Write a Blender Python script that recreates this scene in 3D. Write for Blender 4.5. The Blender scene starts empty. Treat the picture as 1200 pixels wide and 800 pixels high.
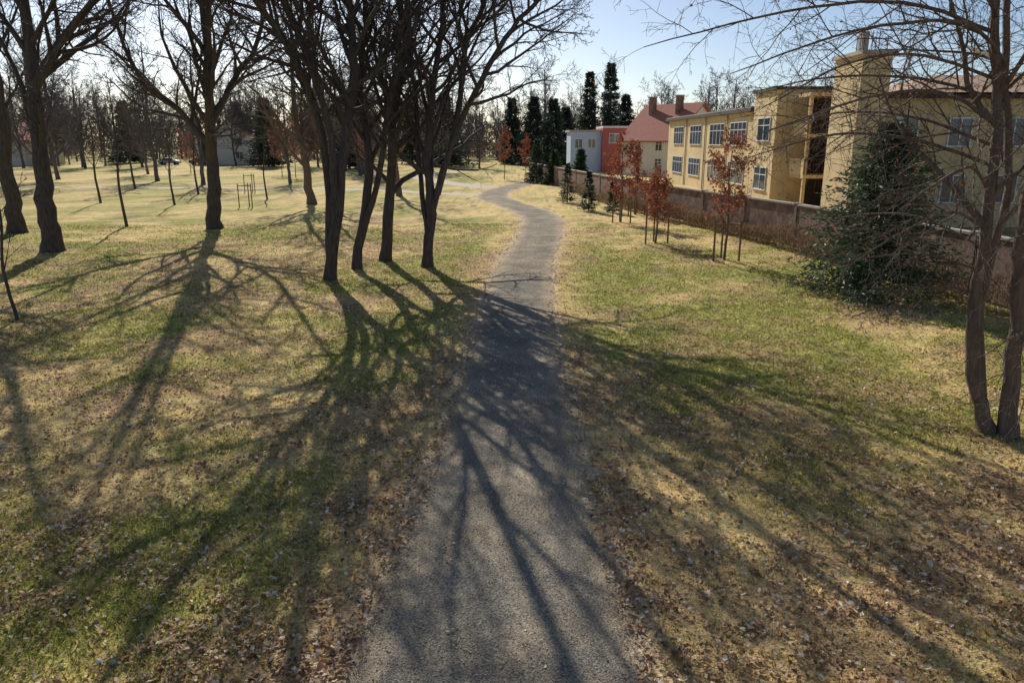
import bpy, math, random
import numpy as np
from mathutils import Vector, Matrix
random.seed(7); R=np.random.default_rng(11)
scene=bpy.context.scene
V=Vector
# ------------------------------------------------------------ helpers
def link(o,parent=None):
    scene.collection.objects.link(o)
    if parent: o.parent=parent
    return o
def empty(name,loc=(0,0,0),rot=0):
    o=bpy.data.objects.new(name,None); o.location=loc; o.rotation_euler=(0,0,rot); o.empty_display_size=.3
    return link(o)
def raw_mesh(name,v,f,col=None,smooth=False):
    v=np.asarray(v,dtype=np.float32); f=np.asarray(f,dtype=np.int32)
    me=bpy.data.meshes.new(name); n,k=f.shape
    me.vertices.add(len(v)); me.vertices.foreach_set('co',v.ravel())
    me.loops.add(n*k); me.loops.foreach_set('vertex_index',f.ravel())
    me.polygons.add(n); me.polygons.foreach_set('loop_start',np.arange(0,n*k,k,dtype=np.int32))
    me.polygons.foreach_set('loop_total',np.full(n,k,dtype=np.int32))
    me.polygons.foreach_set('use_smooth',np.full(n,smooth))
    me.update(calc_edges=True)
    if col is not None:
        a=me.color_attributes.new('Col','FLOAT_COLOR','POINT')
        c=np.ones((len(v),4),dtype=np.float32); c[:,:3]=col; a.data.foreach_set('color',c.ravel())
    return me
def obj(name,me,mat,parent=None,loc=(0,0,0)):
    o=bpy.data.objects.new(name,me); o.location=loc
    if mat: me.materials.append(mat)
    return link(o,parent)
def mat(name,col=(.5,.5,.5),rough=.8,var=.25,scale=4,bump=.0,bscale=None,attr=False,trans=0,detail=6,metal=0,stretch=None,spec=.3,cloud=None):
    m=bpy.data.materials.new(name); m.use_nodes=True; nt=m.node_tree; N=nt.nodes; L=nt.links
    b=N['Principled BSDF']; b.inputs['Roughness'].default_value=rough; b.inputs['Metallic'].default_value=metal
    b.inputs['Specular IOR Level'].default_value=spec
    tc=N.new('ShaderNodeTexCoord'); src=tc.outputs['Object']
    if stretch:
        mp=N.new('ShaderNodeMapping'); mp.inputs['Scale'].default_value=stretch; L.new(src,mp.inputs[0]); src=mp.outputs[0]
    n=N.new('ShaderNodeTexNoise'); n.inputs['Scale'].default_value=scale; n.inputs['Detail'].default_value=detail; n.inputs['Roughness'].default_value=.65
    L.new(src,n.inputs['Vector'])
    mr=N.new('ShaderNodeMapRange'); mr.inputs[1].default_value=.3; mr.inputs[2].default_value=.7; mr.inputs[3].default_value=1-var; mr.inputs[4].default_value=1+var
    L.new(n.outputs[0],mr.inputs[0])
    mx=N.new('ShaderNodeMix'); mx.data_type='RGBA'; mx.blend_type='MULTIPLY'; mx.inputs[0].default_value=1
    L.new(mr.outputs[0],mx.inputs[7])
    if attr:
        a=N.new('ShaderNodeAttribute'); a.attribute_name='Col'; L.new(a.outputs['Color'],mx.inputs[6])
    else: mx.inputs[6].default_value=(*col,1)
    out=mx.outputs[2]
    if cloud:   # second large scale variation
        n3=N.new('ShaderNodeTexNoise'); n3.inputs['Scale'].default_value=cloud[0]; n3.inputs['Detail'].default_value=3; L.new(src,n3.inputs['Vector'])
        mr3=N.new('ShaderNodeMapRange'); mr3.inputs[1].default_value=.35; mr3.inputs[2].default_value=.65; mr3.inputs[3].default_value=1-cloud[1]; mr3.inputs[4].default_value=1+cloud[1]
        L.new(n3.outputs[0],mr3.inputs[0])
        m3=N.new('ShaderNodeMix'); m3.data_type='RGBA'; m3.blend_type='MULTIPLY'; m3.inputs[0].default_value=1
        L.new(out,m3.inputs[6]); L.new(mr3.outputs[0],m3.inputs[7]); out=m3.outputs[2]
    L.new(out,b.inputs['Base Color'])
    if bump:
        n2=N.new('ShaderNodeTexNoise'); n2.inputs['Scale'].default_value=bscale or scale*3; n2.inputs['Detail'].default_value=5; L.new(src,n2.inputs['Vector'])
        bp=N.new('ShaderNodeBump'); bp.inputs['Strength'].default_value=bump; bp.inputs['Distance'].default_value=.03
        L.new(n2.outputs[0],bp.inputs['Height']); L.new(bp.outputs[0],b.inputs['Normal'])
    if trans:
        t=N.new('ShaderNodeBsdfTranslucent'); L.new(out,t.inputs['Color'])
        ms=N.new('ShaderNodeMixShader'); ms.inputs[0].default_value=trans
        L.new(b.outputs[0],ms.inputs[1]); L.new(t.outputs[0],ms.inputs[2]); L.new(ms.outputs[0],N['Material Output'].inputs[0])
    return m
M_bark=mat('bark_dark',(.09,.072,.062),.9,.5,3,.8,9,stretch=(4,4,.8))
M_bark2=mat('bark_grey',(.17,.125,.095),.9,.45,3,.8,9,stretch=(4,4,.8))
M_bark_haze=mat('bark_far_hazy',(.13,.11,.105),.95,.3,2)  # lighter greyish bark, distance haze put into the colour
M_leaf=mat('dry_leaf',attr=True,var=.2,scale=30,rough=.7,trans=.25)
M_grass=mat('grass_blade',attr=True,var=.15,scale=8,rough=.7,trans=.4)
M_needle=mat('needles',attr=True,var=.3,scale=6,rough=.6,trans=.15)
M_wood=mat('stake_wood',(.22,.13,.08),.8,.3,6,.3)
# ------------------------------------------------------------ noise
def vnoise(x,y,s,seed):
    x=x/s+1000; y=y/s+1000; xi=np.floor(x).astype(np.int64); yi=np.floor(y).astype(np.int64); fx=x-xi; fy=y-yi
    fx=fx*fx*(3-2*fx); fy=fy*fy*(3-2*fy)
    def h(a,b):
        n=(a*374761393+b*668265263+seed*974634777)&0xffffffff
        n=((n^(n>>13))*1274126177)&0xffffffff
        return ((n^(n>>16))&0xffff)/65535.
    return (h(xi,yi)*(1-fx)+h(xi+1,yi)*fx)*(1-fy)+(h(xi,yi+1)*(1-fx)+h(xi+1,yi+1)*fx)*fy
def fbm(x,y,s,seed):
    xr=x*.8+y*.6; yr=-x*.6+y*.8
    return (vnoise(x,y,s,seed)+.6*vnoise(xr,yr,s/2.1,seed+1)+.4*vnoise(x,y,s/4.3,seed+2)+.25*vnoise(xr,yr,s/9,seed+3))/2.25
def sstep(a,b,x):
    t=np.clip((x-a)/(b-a),0,1); return t*t*(3-2*t)
# ------------------------------------------------------------ path edges (metres, measured along the park)
PD=np.array([-30,0,6,7.3,9.3,12.5,18.4,23.8,30.7,39.1,47.6,53.4,60.7,68,76,86,102,125])
PL=np.array([-1.75,-1.75,-1.7,-1.62,-1.38,-1.22,-1.0,-.93,-.65,.25,.75,.3,-1.4,-3.3,-3.0,-1.0,3.2,9])
PR=np.array([1.38,1.38,1.37,1.3,1.2,1.12,1.1,1.26,1.7,2.65,3.3,3.0,1.3,-.5,-.3,1.8,6.0,12])
def smooth_interp(d,P):
    k=np.linspace(-1.6,1.6,7); w=np.exp(-k*k); w/=w.sum()
    return sum(wi*np.interp(d+ki*1.2,PD,P) for wi,ki in zip(w,k))
def pl(d): return smooth_interp(d,PL)
def pr(d): return smooth_interp(d,PR)
def path_dist(x,y):   # >0 outside
    return np.maximum(pl(y)-x,x-pr(y))
def gz(x,y):
    pd=path_dist(x,y)
    m=sstep(.2,2.5,pd)*(1-sstep(48,62,y))
    return m*((fbm(x,y,7,5)-.5)*.3+(fbm(x,y,1.1,9)-.5)*.08)
STRAW=np.array([.70,.515,.215]); GREEN=np.array([.27,.285,.055]); BROWN=np.array([.42,.26,.145])
def gcol(x,y):
    soil=np.array([.14,.095,.06]); dirt=np.array([.60,.47,.31])
    pd=path_dist(x,y)
    right=sstep(0,2,x)
    g=fbm(x,y,2.6,21)+.22*right*sstep(9,15,y)*(1-sstep(30,45,y))-.06*sstep(30,50,y)+.06*(1-right)+.05*(1-sstep(7,12,y))*(1-right)
    g-=.12*right*(1-sstep(8,13,y))
    g=sstep(.36,.72,g)*.85*sstep(0,1.6,pd)
    l=fbm(x,y,1.6,41)+.12*right*(1-sstep(9,15,y))+.06*(1-right)*(1-sstep(28,45,y))-.12*sstep(36,60,y)+.12*(1-sstep(0,1.3,pd))
    l=sstep(.40,.76,l)*.75
    c=STRAW[None]*(1-g[:,None])+GREEN[None]*g[:,None]
    c=c*(1-l[:,None])+BROWN[None]*l[:,None]
    s=sstep(.58,.76,fbm(x,y,.5,77))*.65
    c=c*(1-s[:,None])+soil[None]*s[:,None]
    e=((1-sstep(.02,.28,np.abs(pd-.05)))*.8*sstep(.2,.55,fbm(x,y,1.1,52)+.25*sstep(14,24,y)))[:,None]
    c=c*(1-e)+dirt*e
    return c,g,l
# ------------------------------------------------------------ ground
def axis(fine0,fine1,step,lo,hi):
    a=list(np.arange(fine0,fine1,step)); s=step; p=a[-1]
    while p<hi: s*=1.10; p+=s; a.append(p)
    s=step; p=fine0; b=[]
    while p>lo: s*=1.12; p-=s; b.append(p)
    return np.array(b[::-1]+a)
gx=axis(-16,16,.12,-900,900); gy=axis(3,44,.14,-200,1500)
X,Y=np.meshgrid(gx,gy); x=X.ravel(); y=Y.ravel()
c,_,_=gcol(x,y)
nx=len(gx); ny=len(gy); ii=np.arange(ny-1)[:,None]*nx+np.arange(nx-1)[None]
ii=ii.ravel(); F=np.stack([ii,ii+1,ii+nx+1,ii+nx],1)
M_ground=mat('ground_grass_soil',attr=True,var=.55,scale=16,bump=1,bscale=35,rough=.95,detail=10,spec=.1,cloud=(1.7,.2))
obj('ground',raw_mesh('ground',np.stack([x,y,gz(x,y)],1),F,c,True),M_ground)
# path
ds=np.concatenate([np.arange(-20,40,.12),np.arange(40,122,.4)])
el=pl(ds)+(vnoise(ds,ds*0,.5,3)-.5)*.22+(vnoise(ds,ds*0,1.9,4)-.5)*.25
er=pr(ds)+(vnoise(ds,ds*0,.5,5)-.5)*.2+(vnoise(ds,ds*0,2.1,6)-.5)*.22
tt=np.linspace(0,1,25)
PX=el[:,None]*(1-tt)+er[:,None]*tt; PYY=np.repeat(ds[:,None],25,1)
PZ=.006+.035*(1-(2*tt-1)**2)[None]+PX*0
v=np.stack([PX.ravel(),PYY.ravel(),PZ.ravel()],1); a=(np.arange(len(ds)-1)[:,None]*25+np.arange(24)).ravel()
px=v[:,0]; py=v[:,1]; edge=-np.maximum(pl(py)-px,px-pr(py))
base=np.array([.27,.235,.185]); dirt=np.array([.52,.40,.26])
w=(1-sstep(0,.5,edge+(vnoise(px,py,.3,44)-.5)*.4))*.8+.35*sstep(.45,.75,fbm(px,py,1.5,8))+.15*sstep(20,34,py); w=np.clip(w,0,1)[:,None]
M_path=mat('asphalt_worn',attr=True,var=.85,scale=40,bump=1,bscale=60,rough=.95,spec=.08,cloud=(.9,.2),detail=12)
obj('footpath',raw_mesh('footpath',v,np.stack([a,a+1,a+26,a+25],1),base*(1-w)+dirt*w,True),M_path)
def ribbon(name,pts,wd,m,z=.012):
    P=np.array(pts,float); t=np.linspace(0,len(P)-1,80); cx=np.interp(t,range(len(P)),P[:,0]); cy=np.interp(t,range(len(P)),P[:,1])
    k=np.ones(7)/7; cx[3:-3]=np.convolve(cx,k,'valid'); cy[3:-3]=np.convolve(cy,k,'valid')
    tx=np.gradient(cx); ty=np.gradient(cy); l=np.hypot(tx,ty); nxx=-ty/l; nyy=tx/l
    vv=[];
    for s in (-1,1): vv.append(np.stack([cx+nxx*s*wd/2+R.normal(0,.04,80),cy+nyy*s*wd/2,np.full(80,z)],1))
    vv=np.concatenate(vv); i=np.arange(79); return obj(name,raw_mesh(name,vv,np.stack([i,i+1,i+81,i+80],1)),m)
M_gravel=mat('gravel_light',(.6,.52,.42),.95,.2,5,.3,spec=.05)
ribbon('side_path',[(-2.4,71),(-8,74),(-16,80),(-34,82),(-70,86),(-120,90)],2.2,M_gravel,.004)
ribbon('side_path',[(-2.2,82),(-8,92),(-14,108),(-10,125)],3.0,M_gravel,.0045)
# ------------------------------------------------------------ leaves on ground, grass
def cards(pos,d,ln,wd,nh=None,bend=0.):
    n=len(pos); d=d/np.linalg.norm(d,axis=1)[:,None]
    if nh is None: nh=R.normal(size=(n,3))
    p=np.cross(d,nh); p/=np.linalg.norm(p,axis=1)[:,None]+1e-9
    q=np.cross(p,d)
    a=pos; b=pos+d*(ln*.5)[:,None]+p*(wd*.5)[:,None]+q*(bend*ln)[:,None]; c_=pos+d*ln[:,None]; e=pos+d*(ln*.5)[:,None]-p*(wd*.5)[:,None]+q*(bend*ln)[:,None]
    v=np.stack([a,b,c_,e],1).reshape(-1,3); f=np.arange(4*n).reshape(n,4); return v,f
def wedge(n,d0,d1,pw,half=.78):
    u=R.random(n); d=d0*(d1/d0)**(u**pw); x=(R.random(n)*2-1)*(half*d+2.5); return x,d
# leaves
x,y=wedge(200000,4.2,48,.85)
pd=path_dist(x,y); _,g,l=gcol(x,y)
dens=.22+.62*l+.25*(1-sstep(0,1.0,np.abs(pd)))+.12*(x<0)*(1-sstep(25,45,y))
dens*=.25+1.35*sstep(.3,.7,fbm(x,y,.45,61))
dens=np.where(pd<-.2,.02+.02*(x<-.6)+.06*(1-sstep(.2,.6,-pd)),dens)
k=R.random(len(x))<dens; x=x[k];y=y[k];pd=pd[k]; n=len(x)
z=np.where(pd<0,.045,gz(x,y)+.02)+R.random(n)*.02
th=R.random(n)*6.283; d=np.stack([np.cos(th),np.sin(th),R.normal(0,.3,n)],1)
nh=np.stack([R.normal(0,.5,n),R.normal(0,.5,n),np.ones(n)],1)
ln=R.uniform(.03,.085,n)*(1+y*.006); ln=np.where(pd<-.1,ln*.6,ln)
pal=np.array([[.46,.29,.15],[.64,.46,.28],[.26,.15,.085],[.82,.72,.56],[.5,.29,.13],[.17,.10,.065]])
ci=R.choice(6,n,p=[.25,.2,.19,.14,.14,.08]); col=pal[ci]*R.uniform(.8,1.2,n)[:,None]
v,f=cards(np.stack([x,y,z],1),d,ln,ln*R.uniform(.5,.85,n),nh,bend=R.uniform(-.15,.3,n))
obj('fallen_leaves',raw_mesh('fallen_leaves',v,f,np.repeat(col,4,0)),M_leaf)
# gravel crumbs and specks on the path
n=16000; y=4.2*(40/4.2)**(R.random(n)**.9); x=pl(y)+(pr(y)-pl(y))*R.random(n); th=R.random(n)*6.28
s=R.uniform(.006,.024,n)*(1+y*.02); tt_=(x-pl(y))/(pr(y)-pl(y)); z=.008+.035*(1-(2*tt_-1)**2)+.004
v,f=cards(np.stack([x,y,z],1),np.stack([np.cos(th),np.sin(th),R.normal(0,.3,n)],1),s,s,np.stack([R.normal(0,.3,n),R.normal(0,.3,n),np.ones(n)],1),.3)
col=np.array([.66,.55,.42])*R.uniform(.4,1.3,n)[:,None]
obj('path_grit',raw_mesh('path_grit',v,f,np.repeat(col,4,0)),M_leaf)
# grass blades
x,y=wedge(440000,4.2,46,.8)
pd=path_dist(x,y)+R.normal(0,.09,len(x)); cc,g,l=gcol(x,y)
k=(pd>.12)&(R.random(len(x))<(.5+.5*g)*(1-.5*l)*sstep(.25,.5,fbm(x,y,.35,90))*1.25); x=x[k];y=y[k];g=g[k]; n=len(x)
h=R.uniform(.025,.07,n)*(.8+.5*g); wd=(.004+.0007*y)*R.uniform(.7,1.3,n); th=R.random(n)*6.283
lean=R.normal(0,.9,(n,2))*h[:,None]; b=np.stack([x,y,gz(x,y)-.005],1); o=np.stack([np.cos(th)*wd,np.sin(th)*wd,0*th],1)
tip=b+np.stack([lean[:,0],lean[:,1],h],1)
v=np.stack([b-o,b+o,tip],1).reshape(-1,3)
isg=(R.random(n)<.12+.75*g)[:,None]
col=np.where(isg,np.array([.30,.33,.055]),np.array([.80,.61,.28]))*R.uniform(.7,1.25,n)[:,None]
obj('grass',raw_mesh('grass',v,np.arange(3*n).reshape(n,3),np.repeat(col,3,0)),M_grass)
# ------------------------------------------------------------ bare trees
class TB:
    def __init__(s): s.pl=[]; s.tips=[]
    def add(s,pts,rad,sides): s.pl.append((pts,rad,sides))
    def mesh(s,name,base=(0,0,0)):
        vs=[];fs=[];off=0
        for pts,rad,sd in s.pl:
            P=np.array([tuple(p) for p in pts])-np.array(base); n=len(P); T=np.empty_like(P); T[1:-1]=P[2:]-P[:-2]; T[0]=P[1]-P[0]; T[-1]=P[-1]-P[-2]; T/=np.linalg.norm(T,axis=1)[:,None]+1e-9
            ref=np.array([1.,0,0]) if abs(T[0,0])<.8 else np.array([0,1.,0])
            A=np.cross(T,ref); A/=np.linalg.norm(A,axis=1)[:,None]+1e-9; B=np.cross(T,A)
            an=np.arange(sd)*2*math.pi/sd; r=np.array(rad)[:,None,None]
            ring=P[:,None]+r*(A[:,None]*np.cos(an)[None,:,None]+B[:,None]*np.sin(an)[None,:,None])
            if sd>6: ring=ring+(R.random((n,sd,1))-.5)*r*.12*(ring-P[:,None])/(r+1e-6)
            vs.append(ring.reshape(-1,3)); i=(np.arange(n-1)[:,None]*sd); j=np.arange(sd)[None]; j2=(j+1)%sd
            fs.append(np.stack([i+j,i+j2,i+sd+j2,i+sd+j],2).reshape(-1,4)+off); off+=n*sd
        return raw_mesh(name,np.concatenate(vs),np.concatenate(fs),None,True)
def rv(): return V((random.gauss(0,1),random.gauss(0,1),random.gauss(0,1)))
def children(tb,pts,rad,L,lvl,cfg,start=None):
    if lvl>=cfg['max']: 
        return
    N=cfg['n'][lvl]; st=cfg['start'][lvl] if start is None else start; n=len(pts)-1
    phi=random.random()*6.28
    for k in range(N):
        t=st+(1-st)*(k+random.random())/N; fi=min(t*n,n-.001); i=int(fi); fr=fi-i
        p=pts[i].lerp(pts[i+1],fr); r=rad[i]*(1-fr)+rad[i+1]*fr; d=(pts[i+1]-pts[i]).normalized()
        phi+=2.4+random.gauss(0,.4); q=d.orthogonal().normalized(); q.rotate(Matrix.Rotation(phi,3,d))
        a=math.radians(random.uniform(*cfg['ang'])); cd=d*math.cos(a)+q*math.sin(a)
        cl=L*cfg['ratio'][lvl]*(1-.5*t)*random.uniform(.65,1.25); cr=max(min(r*.66,cl*cfg.get('cf',.019)),cfg['rmin'])
        grow(tb,p,cd,cl,cr,lvl+1,cfg)
def grow(tb,p,d,L,r,lvl,cfg):
    n=[9,8,6,4,3][min(lvl,4)]; st=L/n; pts=[p]; rad=[r]; j=cfg['jit']; tr=cfg['trop'][min(lvl,len(cfg['trop'])-1)]
    for i in range(n):
        d=(d+rv()*j+V((0,0,tr))).normalized(); p=p+d*st; pts.append(p); rad.append(max(r*(1-.82*(i+1)/n),cfg['rmin']*.8))
    tb.add(pts,rad,8 if r>.12 else (5 if r>.04 else 3)); 
    if lvl>=2: tb.tips+=pts[1:]
    children(tb,pts,rad,L,lvl,cfg)
def stem(tb,ctrl,r0,r1,cfg,start=None,flare=1.35,lvl=0,wob=.05):
    C=[V(c) for c in ctrl]; C=[C[0]*2-C[1]]+C+[C[-1]*2-C[-2]]; pts=[]
    for i in range(1,len(C)-2):
        for s in range(5):
            t=s/5; a,b,c,d=C[i-1],C[i],C[i+1],C[i+2]
            pts.append(.5*((2*b)+(c-a)*t+(2*a-5*b+4*c-d)*t*t+(3*b-a-3*c+d)*t**3)+ (rv()*wob*min(1,r0*3) if (i>1 or s>0) else V((0,0,0))))
    pts.append(C[-2]); n=len(pts); L=sum((pts[i+1]-pts[i]).length for i in range(n-1))
    rad=[(r0*(1-i/(n-1))**.8+r1*(i/(n-1))) for i in range(n)]
    if flare>1: 
        pts.insert(1,pts[0].lerp(pts[1],.3)); rad.insert(1,rad[0]*(1+.35*(flare-1))); rad[0]*=flare; pts[0]=pts[0]-V((0,0,.15))
    tb.add(pts,rad,10 if r0>.1 else 6); children(tb,pts,rad,L,lvl,cfg,start)
CF=dict(n=[17,9,7,4],max=4,start=[.30,.18,.12,.1],ratio=[.44,.46,.45,.5],ang=(26,60),jit=.12,trop=[.02,.05,.03,.0],rmin=.0085,cf=.025)
CFm=dict(CF,n=[16,8,6,4],rmin=.012,cf=.024)
# --- central clump
tb=TB(); y0=27.2
stem(tb,[(-6.8,y0,0),(-6.1,y0,4),(-5.55,y0+.2,7.4),(-5.6,y0+.2,10),(-5.9,y0-1.2,17)],.22,.05,CF)
stem(tb,[(-6.75,y0+.1,.6),(-6.65,y0+.1,4.5),(-7.3,y0-.4,7.5),(-8.7,y0-1,10),(-11.5,y0-1.8,15.5)],.16,.05,CF,flare=1)
stem(tb,[(-6.5,y0,2.2),(-6.3,y0-.5,5),(-6.9,y0-1.0,8),(-7.8,y0-2,11),(-8.2,y0-3.2,15.5)],.13,.05,CF,flare=1)
obj('bare_tree',tb.mesh('bare_tree',(-6.8,y0,0)),M_bark,loc=(-6.8,y0,0))
tb=TB(); y0=29.7
stem(tb,[(-6.3,y0,0),(-5.6,y0,3.85),(-5.8,y0+.2,7),(-5.4,y0,10),(-5.2,y0-1,17)],.19,.04,CF)
stem(tb,[(-6.1,y0-.1,.9),(-5.1,y0-.4,3.9),(-4.4,y0-.8,7),(-3.2,y0-1.2,9.8),(-2.0,y0-2,15)],.13,.04,CF,flare=1)
obj('bare_tree',tb.mesh('bare_tree',(-6.3,y0,0)),M_bark,loc=(-6.3,y0,0))
tb=TB(); y0=31.9
stem(tb,[(-5.5,y0,0),(-5.2,y0,2.3),(-4.9,y0,5.6),(-4.1,y0,10.4),(-3.3,y0-.4,18.5)],.25,.05,CF)
obj('bare_tree',tb.mesh('bare_tree',(-5.5,y0,0)),M_bark,loc=(-5.5,y0,0))
tb=TB(); y0=30.3
stem(tb,[(-3.5,y0,0),(-3.3,y0,2.6),(-3.4,y0,4.2),(-3.05,y0,7),(-2.6,y0,10.1),(-2.2,y0-.5,17)],.22,.04,CF)
stem(tb,[(-3.3,y0,2.0),(-2.6,y0-.2,4.2),(-1.4,y0-.5,6.8),(0,y0-.8,9),(1.3,y0-1,10.4),(3.2,y0-1.4,14)],.145,.04,CF,start=.3,flare=1)
stem(tb,[(-3.0,y0,2.9),(-2.15,y0+.4,6.1),(-1.8,y0+.4,8.7),(-1,y0,10.3),(-.4,y0-1.2,16)],.13,.04,CF,start=.3,flare=1)
stem(tb,[(-3.45,y0,1.2),(-3.75,y0+.4,4.1),(-3.9,y0+.9,7.1),(-4.3,y0+.8,10.3),(-4.6,y0-.4,15)],.11,.04,CF,flare=1)
obj('bare_tree',tb.mesh('bare_tree',(-3.5,y0,0)),M_bark,loc=(-3.5,y0,0))
# --- tree B
tb=TB(); y0=43.8
stem(tb,[(-17.5,y0,0),(-17.3,y0,3),(-17.1,y0,6.6),(-16.8,y0,12.4),(-16.5,y0,22)],.42,.07,CFm,start=.3)
stem(tb,[(-17.2,y0,4.6),(-18.6,y0-.5,6.6),(-20.6,y0-1,8.9),(-22.2,y0-1,15)],.2,.05,CFm,start=.2,flare=1)
stem(tb,[(-17.1,y0,6),(-15.6,y0+.3,8.4),(-13.8,y0,11),(-12.2,y0-.5,18)],.19,.05,CFm,start=.2,flare=1)
stem(tb,[(-17.0,y0,9),(-16.2,y0-1,12),(-15.6,y0-2.5,15),(-15.0,y0-3.5,20)],.18,.05,CFm,start=.1,flare=1)
obj('bare_tree',tb.mesh('bare_tree',(-17.5,y0,0)),M_bark,loc=(-17.5,y0,0))
# --- tree A, A2
tb=TB(); y0=34.4
stem(tb,[(-21.4,y0,0),(-21.4,y0,2.5),(-21.2,y0,5.5),(-20.9,y0,10.8),(-20.5,y0,19)],.47,.07,CFm,start=.42)
stem(tb,[(-21.2,y0,7),(-19.5,y0-.3,9),(-17.0,y0-.5,11.5),(-13.5,y0-1,16)],.22,.05,CFm,start=.2,flare=1)
obj('bare_tree',tb.mesh('bare_tree',(-21.4,y0,0)),M_bark,loc=(-21.4,y0,0))
tb=TB(); y0=42
stem(tb,[(-28,y0,0),(-28,y0,3),(-27.7,y0,8),(-28.3,y0,12),(-28,y0,18)],.46,.06,CFm,start=.4)
obj('bare_tree',tb.mesh('bare_tree',(-28,y0,0)),M_bark,loc=(-28,y0,0))
# --- behind clump
for (tx,ty,h,r) in ((-16.2,60.7,18,.36),(-15.0,62.5,17,.3),(-10.5,70,16,.27)):
    tb=TB(); stem(tb,[(tx,ty,0),(tx-.3,ty,3.5),(tx-.9,ty,8),(tx-.4,ty,h)],r,.05,dict(CFm,rmin=.014,cf=.019),start=.3)
    obj('bare_tree',tb.mesh('bare_tree',(tx,ty,0)),M_bark2,loc=(tx,ty,0))
# --- right hand tree
CD=dict(n=[9,9,6,3],max=4,start=[.3,.12,.1,.1],ratio=[.4,.45,.5,.5],ang=(28,70),jit=.13,trop=[.0,.02,.0,-.03],rmin=.0036,cf=.018)
CD1=dict(CD,n=[9,14,7,3])
tb=TB(); y0=12.3
stem(tb,[(8.5,y0,0),(7.97,y0,1.36),(7.84,y0,3.1),(7.78,y0,5.2),(7.4,y0,7.1),(7.2,y0+.3,10.5)],.13,.03,CD,start=.45,flare=1.5)
stem(tb,[(8.75,y0-.15,0),(8.5,y0-.15,2.4),(8.3,y0-.2,4.5),(8.7,y0-.4,7.5),(9,y0,10)],.15,.03,CD,start=.45,flare=1.5)
stem(tb,[(8.55,y0+.25,0),(8.15,y0+.3,2.2),(8.35,y0+.4,4.2),(7.9,y0+.5,7),(8,y0+.6,10)],.09,.03,CD,start=.45,flare=1.3)
limbs=[([(7.8,y0,5.2),(6.6,y0-.4,5.7),(5.2,y0-.9,5.6),(3.6,y0-1.3,5.1)],.036),
([(7.8,y0,4.6),(6.8,y0+.6,5.0),(5.6,y0+1,5.1),(4.2,y0+1.3,4.7)],.034),
([(7.5,y0,6.6),(6.2,y0+.4,7.1),(4.4,y0+.6,7.0),(2.2,y0+.9,6.5)],.036),
([(7.4,y0,7),(6,y0-.6,7.6),(4,y0-1,7.5),(2.4,y0-1.4,7.0)],.036),
([(7.8,y0,3.6),(7.0,y0-.4,3.9),(6.0,y0-.8,3.6),(5.0,y0-1.2,3.1)],.028),
([(7.85,y0,2.9),(7.1,y0+.5,3.1),(6.1,y0+1,2.9),(5.2,y0+1.5,2.5)],.024),
([(7.8,y0,4.2),(7.0,y0-.7,4.6),(6.0,y0-1.6,4.4),(5.0,y0-2.4,4.0)],.028),
([(7.8,y0,5.6),(6.9,y0+.9,6.0),(5.8,y0+1.8,6.1),(4.6,y0+2.6,5.9)],.032),
([(7.7,y0,6.2),(6.8,y0-.3,6.7),(5.2,y0-.3,6.6),(3.4,y0-.1,6.0)],.036),
([(7.7,y0,5.9),(6.6,y0+.3,6.3),(5.4,y0+.2,6.2),(4.0,y0+.1,5.5)],.03),
([(7.8,y0,4.9),(7.0,y0+1.2,5.4),(6.2,y0+2.4,5.5),(5.2,y0+3.4,5.2)],.032),
([(7.8,y0,3.3),(7.2,y0+1.0,3.7),(6.5,y0+2.0,3.6),(5.8,y0+3.0,3.2)],.026),
([(8.5,y0-.1,1.9),(8.0,y0-1.2,1.9),(7.4,y0-2.2,1.6),(6.8,y0-3.0,1.3)],.02),
([(8.3,y0-.2,4.5),(7.6,y0-1.3,4.9),(7.0,y0-2.3,4.8),(6.4,y0-3.0,4.3)],.028),
([(8.3,y0-.2,3.5),(7.9,y0-1.3,3.7),(7.5,y0-2.3,3.5),(7.0,y0-3.0,3.0)],.024),
([(8.4,y0-.2,3.8),(8.4,y0-1.5,4.2),(8.0,y0-2.6,4.3),(7.4,y0-3.6,4.1)],.024),
([(8.0,y0,2.4),(7.5,y0+.1,2.6),(6.8,y0+.2,2.4),(6.0,y0+.4,2.0)],.02)]
for c_,r in limbs: stem(tb,c_,r,.007,CD1,start=.1,flare=1,lvl=1)
t0=obj('bare_tree',tb.mesh('bare_tree',(8.5,y0,0)),M_bark2,loc=(8.5,y0,0))
tips=np.array([tuple(p) for p in tb.tips])-np.array([8.5,y0,0])
s=tips[R.choice(len(tips),330)]; n=len(s); dd=R.normal(0,1,(n,3)); dd[:,2]-=1
v,f=cards(s,dd,R.uniform(.03,.08,n),R.uniform(.02,.05,n)); col=np.array([.42,.15,.06])*R.uniform(.6,1.4,n)[:,None]
obj('clinging_leaves',raw_mesh('l',v,f,np.repeat(col,4,0)),M_leaf,t0)
s=tips[R.choice(len(tips),220)]; O=np.array([[1,0,0],[-1,0,0],[0,1,0],[0,-1,0],[0,0,1],[0,0,-1]])*.017
FF=np.array([[0,2,4],[2,1,4],[1,3,4],[3,0,4],[2,0,5],[1,2,5],[3,1,5],[0,3,5]])
v=(s[:,None]-[0,0,.03]+O[None]).reshape(-1,3); f=(FF[None]+np.arange(len(s))[:,None,None]*6).reshape(-1,3)
obj('seed_balls',raw_mesh('b',v,f,None,True),M_bark,t0)
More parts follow.
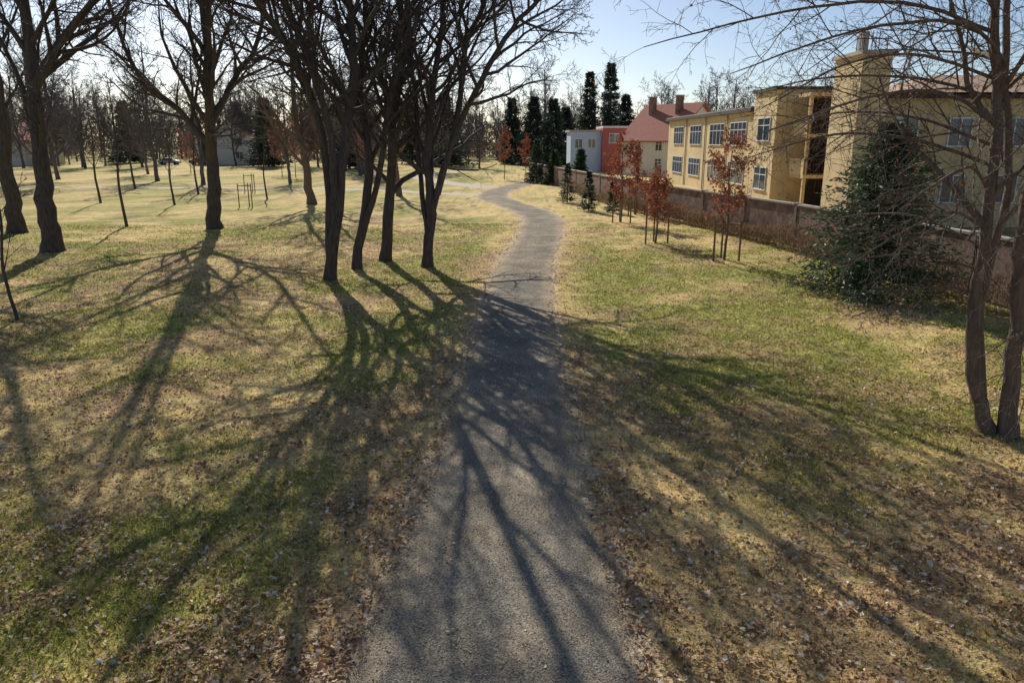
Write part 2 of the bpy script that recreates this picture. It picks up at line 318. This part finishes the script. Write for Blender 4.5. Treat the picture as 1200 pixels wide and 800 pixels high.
# --- young thin trees
CY=dict(n=[10,5,4],max=3,start=[.35,.2,.2],ratio=[.35,.5,.5],ang=(25,50),jit=.1,trop=[.03,.06,.05],rmin=.008)
for (tx,ty,h,r) in ((-14.3,20.8,4.2,.05),(-23.3,45,7,.09),(-27,60,6,.09),(-21.5,66,6,.08),(-30,72,7,.1),(-34,62,7,.1),(-40,80,8,.12)):
    tb=TB(); stem(tb,[(tx,ty,0),(tx-.15,ty,h*.35),(tx+.05,ty,h*.7),(tx,ty,h)],r,.015,CY,flare=1.1,wob=.03)
    obj('young_tree',tb.mesh('young_tree',(tx,ty,0)),M_bark,loc=(tx,ty,0))
def box(name,parent,x0,x1,y0,y1,z0,z1,m):
    v=[(x0,y0,z0),(x1,y0,z0),(x1,y1,z0),(x0,y1,z0),(x0,y0,z1),(x1,y0,z1),(x1,y1,z1),(x0,y1,z1)]
    f=[(0,3,2,1),(4,5,6,7),(0,1,5,4),(1,2,6,5),(2,3,7,6),(3,0,4,7)]
    return obj(name,raw_mesh(name,v,f),m,parent)
def stakes(par,r=.55,h=1.7):
    n=1
    for sx,sy in ((-r,-.3),(r,-.3),(0,.5)):
        tb=TB(); tb.add([V((sx,sy,-.1)),V((sx,sy,h))],[.045,.04],8); obj(f'stake_{n}',tb.mesh('s'),M_wood,par); n+=1
    for a,b in (((-r,-.3),(r,-.3)),((r,-.3),(0,.5)),((0,.5),(-r,-.3))):
        tb=TB(); tb.add([V((a[0],a[1],h-.15)),V((b[0],b[1],h-.15))],[.03,.03],6); obj(f'crossbar_{n}',tb.mesh('s'),M_wood,par); n+=1
def oak(tx,ty,h,nl,stk=True,cw=.3):
    tb=TB(); C=dict(CY,n=[14,6,4],start=[.28,.15,.1],ratio=[cw,.55,.5],ang=(35,70))
    stem(tb,[(0,0,0),(.05,0,h*.35),(-.04,0,h*.7),(0,0,h)],.06,.01,C,flare=1.1,wob=.03)
    o=obj('red_leaved_oak',tb.mesh('oak'),M_bark2,loc=(tx,ty,0))
    tips=np.array([tuple(p) for p in tb.tips]); s=tips[R.choice(len(tips),nl)]+R.normal(0,.07,(nl,3)); dd=R.normal(0,1,(nl,3)); dd[:,2]-=.8
    v,f=cards(s,dd,R.uniform(.10,.19,nl),R.uniform(.06,.11,nl)); col=np.array([.44,.14,.07])*R.uniform(.45,1.3,nl)[:,None]
    obj('leaves',raw_mesh('l',v,f,np.repeat(col,4,0)),M_leaf,o)
    if stk: stakes(o)
oak(9.2,31.9,4.7,1300,True,.4); oak(7.25,37.4,3.2,1200,True,.42); oak(6.8,46.6,4.7,1900,True,.4); oak(8.6,52,4.2,1200)
oak(-1.0,100,6,1500,False); oak(-30,105,7,2200,False,.4); oak(-34,112,7,2200,False,.4); oak(-50,118,6,1500,False,.4); oak(-19,98,5,1500,False,.4); oak(2,112,5,1200,False,.4)
for (tx,ty) in ((-20.5,58),(-26,75)):
    e=empty('tree_guard',(tx,ty,0)); stakes(e,.5,1.8)
# ------------------------------------------------------------ conifers
def conifer_mesh(h,rad,nb,K,ln,tint=(.055,.09,.045),p=.85,low=.04):
    z=h*(low+(.97-low)*R.random(nb)**1.15); az=R.random(nb)*6.283
    L=rad*np.clip(1-z/h,0.02,1)**p*R.uniform(.45,1.2,nb)*(1+.25*np.sin(az*3+z*2))
    B=np.repeat(np.stack([0*z,0*z,z],1),K,0); A=np.repeat(az,K); LL=np.repeat(L,K); t=R.uniform(.12,1,nb*K)**.8
    out=np.stack([np.cos(A),np.sin(A),0*A],1); side=np.stack([-np.sin(A),np.cos(A),0*A],1)
    pos=B+out*(LL*t)[:,None]+np.array([0,0,1.])*(-.25*LL*t+.22*LL*t*t)[:,None]+side*(R.normal(0,.09,nb*K)*LL)[:,None]+R.normal(0,.04,(nb*K,3))*ln*3
    d=out*.8+side*R.normal(0,.7,nb*K)[:,None]+np.array([0,0,1.])*R.normal(-.1,.35,nb*K)[:,None]
    l_=ln*R.uniform(.6,1.4,nb*K); v,f=cards(pos,d,l_,l_*.28)
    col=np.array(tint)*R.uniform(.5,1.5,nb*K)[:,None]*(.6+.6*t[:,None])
    return raw_mesh('needles',v,f,np.repeat(col,4,0))
def conifer(name,x,y,h,rad,nb,K,ln,**kw):
    tb=TB(); tb.add([V((0,0,-.1)),V((0,0,h*.5)),V((0,0,h*.98))],[h*.018,h*.012,.01],7)
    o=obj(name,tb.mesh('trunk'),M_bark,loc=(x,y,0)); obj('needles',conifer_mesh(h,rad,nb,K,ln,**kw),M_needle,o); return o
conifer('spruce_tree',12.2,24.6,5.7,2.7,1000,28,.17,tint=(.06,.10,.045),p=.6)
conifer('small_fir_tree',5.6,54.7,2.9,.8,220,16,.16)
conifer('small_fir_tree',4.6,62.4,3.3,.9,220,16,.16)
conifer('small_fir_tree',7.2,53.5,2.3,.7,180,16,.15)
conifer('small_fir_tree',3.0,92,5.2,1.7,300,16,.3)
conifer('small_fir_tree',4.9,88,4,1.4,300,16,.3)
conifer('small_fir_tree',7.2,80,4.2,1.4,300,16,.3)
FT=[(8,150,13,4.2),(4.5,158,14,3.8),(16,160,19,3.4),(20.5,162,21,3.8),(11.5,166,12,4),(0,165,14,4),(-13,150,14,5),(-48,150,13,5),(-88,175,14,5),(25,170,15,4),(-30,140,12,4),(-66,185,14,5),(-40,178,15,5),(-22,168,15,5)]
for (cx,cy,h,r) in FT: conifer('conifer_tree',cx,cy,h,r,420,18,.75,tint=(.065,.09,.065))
# ------------------------------------------------------------ distant bare trees
CFf=dict(n=[15,8,6,3],max=4,start=[.2,.1,.1,.1],ratio=[.42,.5,.5,.5],ang=(25,60),jit=.1,trop=[.03,.05,.04,.02],rmin=.022)
var=[]
for i in range(5):
    tb=TB(); h=15+i*.7
    stem(tb,[(0,0,0),(.2*(i-2),.1,4),(-.2,.2,9),(.1,0,h)],.24,.05,CFf,start=.22)
    stem(tb,[(0,0,2.5),(1.2,.6,6),(2.2,1,9),(3,1,12.5)],.14,.04,CFf,start=.15,flare=1)
    var.append(tb.mesh('far_tree_%d'%i)); var[-1].materials.append(M_bark_haze)
far=empty('distant_trees')
def ft(x,y,s):
    o=bpy.data.objects.new('far_tree',var[random.randrange(5)]); o.location=(x,y,0); o.scale=(s,s,s*random.uniform(.9,1.1)); o.rotation_euler=(0,0,random.random()*6.28); link(o,far)
for i in range(50):
    y=random.uniform(115,200); ft(-y*.72+random.random()*(y*.70-2),y,random.uniform(.7,1.1))
for i in range(85):
    ft(-190+i*3.6+random.uniform(-3,3),random.uniform(195,250),random.uniform(.9,1.35))
for (a,b,s) in ((-36,88,1),(-45,96,1.1),(-27,92,.8),(-52,84,1),(-60,100,1.1),(-22,110,1),(27,150,.95),(31,158,.9),(38,150,.8),(12,175,.8),(-6,140,.8),(45,120,.9),(60,130,1),(36,95,.7)): ft(a,b,s)
# distant bushes / understorey, one mesh
n=95000; NB=900; cx=R.uniform(-230,190,NB); cy=R.uniform(205,268,NB); cr=R.uniform(2.2,6.5,NB); i=R.integers(0,NB,n)
dd=R.normal(size=(n,3)); dd/=np.linalg.norm(dd,axis=1)[:,None]; rr=cr[i]*R.random(n)**.4
pos=np.stack([cx[i],cy[i],cr[i]*.95],1)+dd*rr[:,None]*np.array([1,1,1.25]); pos[:,2]=np.abs(pos[:,2])
v,f=cards(pos,R.normal(size=(n,3))+np.array([0,0,.8]),R.uniform(.7,1.8,n),R.uniform(.12,.35,n))
cb=np.array([[.13,.10,.09],[.10,.095,.075],[.16,.115,.09],[.08,.09,.065]])[R.integers(0,4,NB)][i]*R.uniform(.6,1.4,n)[:,None]
obj('distant_shrubs',raw_mesh('distant_shrubs',v,f,np.repeat(cb,4,0)),M_leaf)
# ------------------------------------------------------------ buildings
M_yel=mat('plaster_yellow',(.72,.55,.30),.9,.1,1.2,.1,cloud=(.4,.1))
M_yel_shaded=mat('plaster_yellow_shaded',(.62,.46,.24),.9,.1,1.2,.1,cloud=(.4,.12))  # same yellow plaster, shade on the front faces put into the colour
M_white=mat('plaster_white',(.7,.66,.58),.85,.06,2)
M_frame=mat('window_frame_white',(.75,.75,.74),.5,.04,3)
M_glass=mat('window_glass',(.05,.07,.10),.08,.3,.8,spec=.8)
M_dark=mat('dark_fascia',(.06,.045,.04),.7,.2,3)
M_roof=mat('roof_tiles_red',(.42,.17,.12),.85,.2,5,.5,12,spec=.1)
M_wall=mat('wall_brown_plaster',(.23,.15,.115),.9,.5,2.5,.5,cloud=(.5,.25))
M_cap=mat('concrete_cap',(.42,.36,.30),.9,.15,3)
M_blue=mat('plaster_pale_blue',(.45,.55,.68),.85,.06,2)
M_red=mat('plaster_red',(.42,.12,.10),.85,.08,2)
def win_x(par,nm,x,y0,y1,z0,z1,panes):  # window on a face looking to -X
    box(nm+'_glass',par,x-.03,x+.02,y0,y1,z0,z1,M_glass)
    t=.07; X0,X1=x-.07,x-.032
    box(nm+'_frame_top',par,X0,X1,y0-t,y1+t,z1-.01,z1+t,M_frame); box(nm+'_sill',par,x-.14,x-.032,y0-.12,y1+.12,z0-t,z0,M_frame)
    for i in range(panes+1):
        yy=y0+(y1-y0)*i/panes; box(nm+'_mullion_%d'%i,par,X0,X1,yy-t/2,yy+t/2,z0+.002,z1-.012,M_frame)
    zz=z0+(z1-z0)*.68; box(nm+'_transom',par,X0+.004,X1-.002,y0,y1,zz-.03,zz+.03,M_frame)
def win_y(par,nm,y,x0,x1,z0,z1,panes):
    box(nm+'_glass',par,x0,x1,y-.03,y+.02,z0,z1,M_glass); t=.07; Y0,Y1=y-.07,y-.032
    box(nm+'_frame_top',par,x0-t,x1+t,Y0,Y1,z1-.01,z1+t,M_frame); box(nm+'_sill',par,x0-.12,x1+.12,y-.14,y-.032,z0-t,z0,M_frame)
    for i in range(panes+1):
        xx=x0+(x1-x0)*i/panes; box(nm+'_mullion_%d'%i,par,xx-t/2,xx+t/2,Y0,Y1,z0+.002,z1-.012,M_frame)
b=empty('yellow_apartment_building')
# far wing
box('wing_wall',b,20,32,64,98,0,7.3,M_yel); box('wing_roof_fascia',b,19.6,32.4,63.6,98.4,7.3,7.6,M_dark); box('wing_roof',b,19.7,32.3,63.7,98.3,7.6,7.7,M_cap)
for j,(a0,a1) in enumerate(((65.5,70.3),(72.3,77.5),(81,86),(89.5,94.5))):
    win_x(b,'upper_window_%d'%j,20,a0,a1,4.6,6.5,4); win_x(b,'lower_window_%d'%j,20,a0,a1,1.3,3.1,4)
for j,yy in enumerate((71.3,79.2,87.8)):
    box('downpipe_%d'%j,b,19.86,19.96,yy,yy+.1,0,7.28,M_cap)
# mid block with balconies
box('mid_wall',b,18,22.5,52.6,57.5,0,8.3,M_yel); box('mid_fascia',b,17.8,22.7,52.4,57.7,8.3,8.5,M_dark)
box('mid_link_wall',b,22.5,32,49.5,63.6,0,7.9,M_yel_shaded); box('mid_link_fascia',b,22.3,32.2,49.3,63.5,7.9,8.2,M_dark)
box('balcony_recess_shade',b,20.2,22.48,51.9,52.58,0,7.8,M_dark)  # dark slab standing in for the shade behind the balconies
for k,zb in enumerate((2.6,5.2,7.7)):
    box('balcony_slab_%d'%k,b,18.9,22.3,49.2,51.88,zb,zb+.22,M_yel_shaded)
for k,zb in enumerate((2.82,5.42)):
    box('balcony_rail_%d'%k,b,18.9,22.3,49.2,49.25,zb+.95,zb+1.03,M_dark)
    for q in range(18): box('baluster_%d_%d'%(k,q),b,18.95+q*.19,18.98+q*.19,49.21,49.24,zb,zb+.95,M_dark)
    box('balcony_panel_%d'%k,b,18.9,18.96,49.3,51.8,zb,zb+1.0,M_yel)
for q,xx in enumerate((18.95,22.1)): box('balcony_post_%d'%q,b,xx,xx+.2,49.3,49.5,0,7.7,M_yel_shaded)
win_x(b,'mid_window_up',18,53.6,56.2,5.0,6.5,2); win_x(b,'mid_window_low',18,53.6,56.2,1.6,3.1,2)
# tower
box('tower',b,19.0,20.6,42.6,46.2,0,9.5,M_yel); box('tower_cap',b,18.85,20.75,42.45,46.35,9.5,9.7,M_cap)
for q in range(7):
    xx=18.95+q*.28; box('tower_antenna_%d'%q,b,xx,xx+.035,43.5+.2*(q%3),43.54+.2*(q%3),9.7,10.5+.3*(q%2),M_dark)
box('tower_rail',b,18.9,20.7,43.44,43.48,10.35,10.4,M_dark)
box('tower_chimney',b,19.7,20.1,44.6,45.1,9.7,10.9,M_cap)
# near wing
box('near_wall',b,20.62,48,44.2,49.2,0,7.3,M_yel_shaded); box('near_wall_rear',b,32.3,48,49.3,56,0,7.3,M_yel_shaded); box('near_fascia',b,20.62,48.3,43.7,49.1,7.3,7.5,M_dark)
v=[(21.7,43.6,7.6),(48.2,43.6,7.6),(48.2,56.2,7.6),(21.7,56.2,7.6),(27,49.9,9.0),(48.2,49.9,9.0)]
me=bpy.data.meshes.new('near_roof'); me.from_pydata(v,[],[(0,1,5,4),(1,2,5),(2,3,4,5),(3,0,4),(0,3,2,1)]); obj('near_roof',me,mat('roof_faded',(.52,.36,.25),.9,.25,3,.5,12,spec=.1),b)
for j in range(8):
    x0=22+j*3.1; win_y(b,'near_upper_window_%d'%j,44.2,x0,x0+1.3,4.7,6.2,2); win_y(b,'near_lower_window_%d'%j,44.2,x0,x0+1.3,1.5,3.0,2)
# houses
def house(name,x,y,w,dp,h,rh,rot,mw,mr,chim=1):
    e=empty(name,(x,y,0),rot); box('walls',e,-w/2,w/2,-dp/2,dp/2,0,h,mw)
    me=bpy.data.meshes.new('gable'); me.from_pydata([(-w/2,-dp/2+.003,h),(w/2,-dp/2+.003,h),(0,-dp/2+.003,h+rh-.15),(-w/2,dp/2,h),(w/2,dp/2,h),(0,dp/2,h+rh-.15)],[],[(0,1,2),(3,5,4)]); obj('gables',me,mw,e)
    o_=.5; s=rh/(w/2); zz=h-o_*s
    me=bpy.data.meshes.new('roof'); Z=.2
    P=[(-w/2-o_,zz),(0,h+rh),(w/2+o_,zz),(w/2+o_,zz+Z),(0,h+rh+Z),(-w/2-o_,zz+Z)]
    vv=[(a,-dp/2-.5,c) for a,c in P]+[(a,dp/2+.5,c) for a,c in P]
    me.from_pydata(vv,[],[(0,1,4,5),(1,2,3,4),(6,11,10,7),(7,10,9,8),(5,4,10,11),(4,3,9,10),(0,6,7,1),(1,7,8,2),(0,5,11,6),(2,8,9,3)]); obj('roof',me,mr,e)
    for q in range(chim):
        yy=-dp*.25+q*dp*.5
        box('chimney_%d'%q,e,-w*.16,-w*.16+.8,yy,yy+.8,h+rh*.4,h+rh+1.1,M_wall); box('chimney_cap_%d'%q,e,-w*.16-.08,-w*.16+.88,yy-.08,yy+.88,h+rh+1.1,h+rh+1.25,M_cap)
    for i,xx in enumerate((-w*.3,w*.1)):
        for zf in ([1.2,4.0] if h>4.5 else [1.2]): win_y(e,'window_%d_%d'%(i,int(zf)),-dp/2,xx,xx+1.5,zf,zf+1.4,2)
    for i,yy in enumerate((-dp*.3,dp*.1)):
        for zf in ([1.2,3.6] if h>4.5 else [1.2]): win_x(e,'side_window_%d_%d'%(i,int(zf)),-w/2,yy,yy+1.3,zf,zf+1.3,2)
    return e
house('red_roofed_house',23.4,112,10,11,5.2,4.7,math.radians(32),M_white,M_roof,2)
e=empty('blue_and_red_house',(15.0,128,0)); 
box('blue_wing',e,-5.5,-.5,-4,5,0,6.3,M_blue); box('blue_roof',e,-5.8,-.52,-4.3,5.2,6.3,6.6,M_cap)
box('red_wing',e,-.48,6,-5,5,0,6.9,M_red); box('red_roof',e,-.46,6.3,-5.3,5.2,6.9,7.2,M_white)
for i in range(2): win_y(e,'w%d'%i,-5,.6+i*2.6,2.4+i*2.6,4.6,6,2); win_y(e,'wl%d'%i,-4,-4.8+i*2.1,-3.6+i*2.1,3.8,5.2,2)
house('white_house',-62,168,13,10,5,3.5,.3,M_white,M_roof); house('white_house',-104,160,14,10,5,3.5,-.2,M_white,M_roof); house('white_house',-18,182,10,9,5,3.5,0.1,M_white,M_roof)
# garden wall
P=[(2.5,104),(7.2,72),(9.2,57),(11.6,45.5),(13.7,36),(15.3,24.5),(17,8)]
gw=empty('garden_wall')
for i in range(len(P)-1):
    a=np.array(P[i]); c_=np.array(P[i+1]); L=np.linalg.norm(c_-a); seg=max(1,int(L/4.5)); ang=math.atan2(*(c_-a)[::-1])
    for k in range(seg):
        p=a+(c_-a)*k/seg; l=L/seg
        pe=bpy.data.objects.new('bay',None); pe.location=(p[0],p[1],0); pe.rotation_euler=(0,0,ang); link(pe,gw)
        box('panel',pe,.26,l-.002,-.1,.1,0,2.0,M_wall); box('coping',pe,.26,l-.002,-.16,.16,2.0,2.08,M_cap)
        box('pillar',pe,0,.258,-.14,.14,0,2.08,M_wall); box('pillar_cap',pe,-.01,.258,-.17,.17,2.081,2.13,M_cap)
# leafless hedge along the wall (low scrub)
n=26000; t=R.random(n)*(len(P)-2.2)+.8; wx=np.interp(t,range(len(P)),[p[0] for p in P]); wy=np.interp(t,range(len(P)),[p[1] for p in P])
hh=.4+.9*vnoise(wy,wx*0,2.5,15); pos=np.stack([wx-.5-R.random(n)*.7,wy,R.random(n)*hh],1); d=R.normal(0,.6,(n,3)); d[:,2]+=1
v,f=cards(pos,d,R.uniform(.1,.35,n),R.uniform(.012,.04,n)); col=np.array([.24,.16,.09])*R.uniform(.5,1.7,n)[:,None]
obj('low_hedge',raw_mesh('low_hedge',v,f,np.repeat(col,4,0)),M_leaf)
# parked car (far side of the park)
def car(x,y,rot,c):
    e=empty('parked_car',(x,y,0),rot); m=mat('car_paint',c,.3,.02,2,spec=.6)
    prof=[(-2.1,.35),(-2.15,.75),(-1.95,.95),(-1.5,1.0),(-.95,1.42),(.55,1.45),(1.15,1.0),(1.9,.9),(2.12,.7),(2.1,.35)]
    k=len(prof); vv=[(a,-.85,c) for a,c in prof]+[(a,.85,c) for a,c in prof]
    vv=[(a,b*(.78 if c>1.2 else 1),c) for a,b,c in vv]
    me=bpy.data.meshes.new('body'); me.from_pydata(vv,[],[tuple(range(k)),tuple(range(2*k-1,k-1,-1))]+[(i,(i+1)%k,k+(i+1)%k,k+i)[::-1] for i in range(k)]); obj('body',me,m,e)
    for s in (-1,1):
        me=bpy.data.meshes.new('g'); me.from_pydata([(-1.3,s*.86,1.02),(.95,s*.86,1.02),(.5,s*.72,1.38),(-.9,s*.72,1.38)],[],[(0,1,2,3)]); obj('side_windows',me,M_glass,e)
        for xx in (-1.3,1.3):
            tb=TB(); tb.add([V((xx,s*.68,.32)),V((xx,s*.88,.32))],[.32,.32],16); tb.add([V((xx,s*.88,.32)),V((xx,s*.881,.32))],[.32,.001],16); obj('wheel',tb.mesh('w'),M_dark,e)
for x,y,r,c in ((-72,160,.1,(.3,.3,.32)),(-66,161,.1,(.05,.06,.08))): car(x,y,r,c)
# ------------------------------------------------------------ light, sky, camera
AZ=math.radians(17); EL=math.radians(31.5)
sd=bpy.data.lights.new('sun','SUN'); sd.energy=5.0; sd.angle=math.radians(.35); sd.color=(1,.96,.87)
so=bpy.data.objects.new('sun',sd); dirn=V((math.sin(AZ)*math.cos(EL),-math.cos(AZ)*math.cos(EL),-math.sin(EL)))
so.rotation_euler=dirn.to_track_quat('-Z','Y').to_euler(); so.location=(-20,60,40); link(so)
w=bpy.data.worlds.new('World'); scene.world=w; w.use_nodes=True; nt=w.node_tree
sk=nt.nodes.new('ShaderNodeTexSky'); sk.sky_type='NISHITA'; sk.sun_disc=False; sk.sun_elevation=EL; sk.sun_rotation=2*math.pi-AZ; sk.air_density=.75; sk.dust_density=.6; sk.ozone_density=2.0
nt.links.new(sk.outputs[0],nt.nodes['Background'].inputs[0]); nt.nodes['Background'].inputs[1].default_value=.10
cam=bpy.data.cameras.new('camera'); cam.lens=26; cam.sensor_width=36; cam.clip_end=3000
co=bpy.data.objects.new('camera',cam); co.location=(0,0,5); co.rotation_euler=(math.radians(90-15.2),0,0); link(co); scene.camera=co
scene.view_settings.view_transform='Standard'; scene.view_settings.look='None'; scene.view_settings.exposure=0
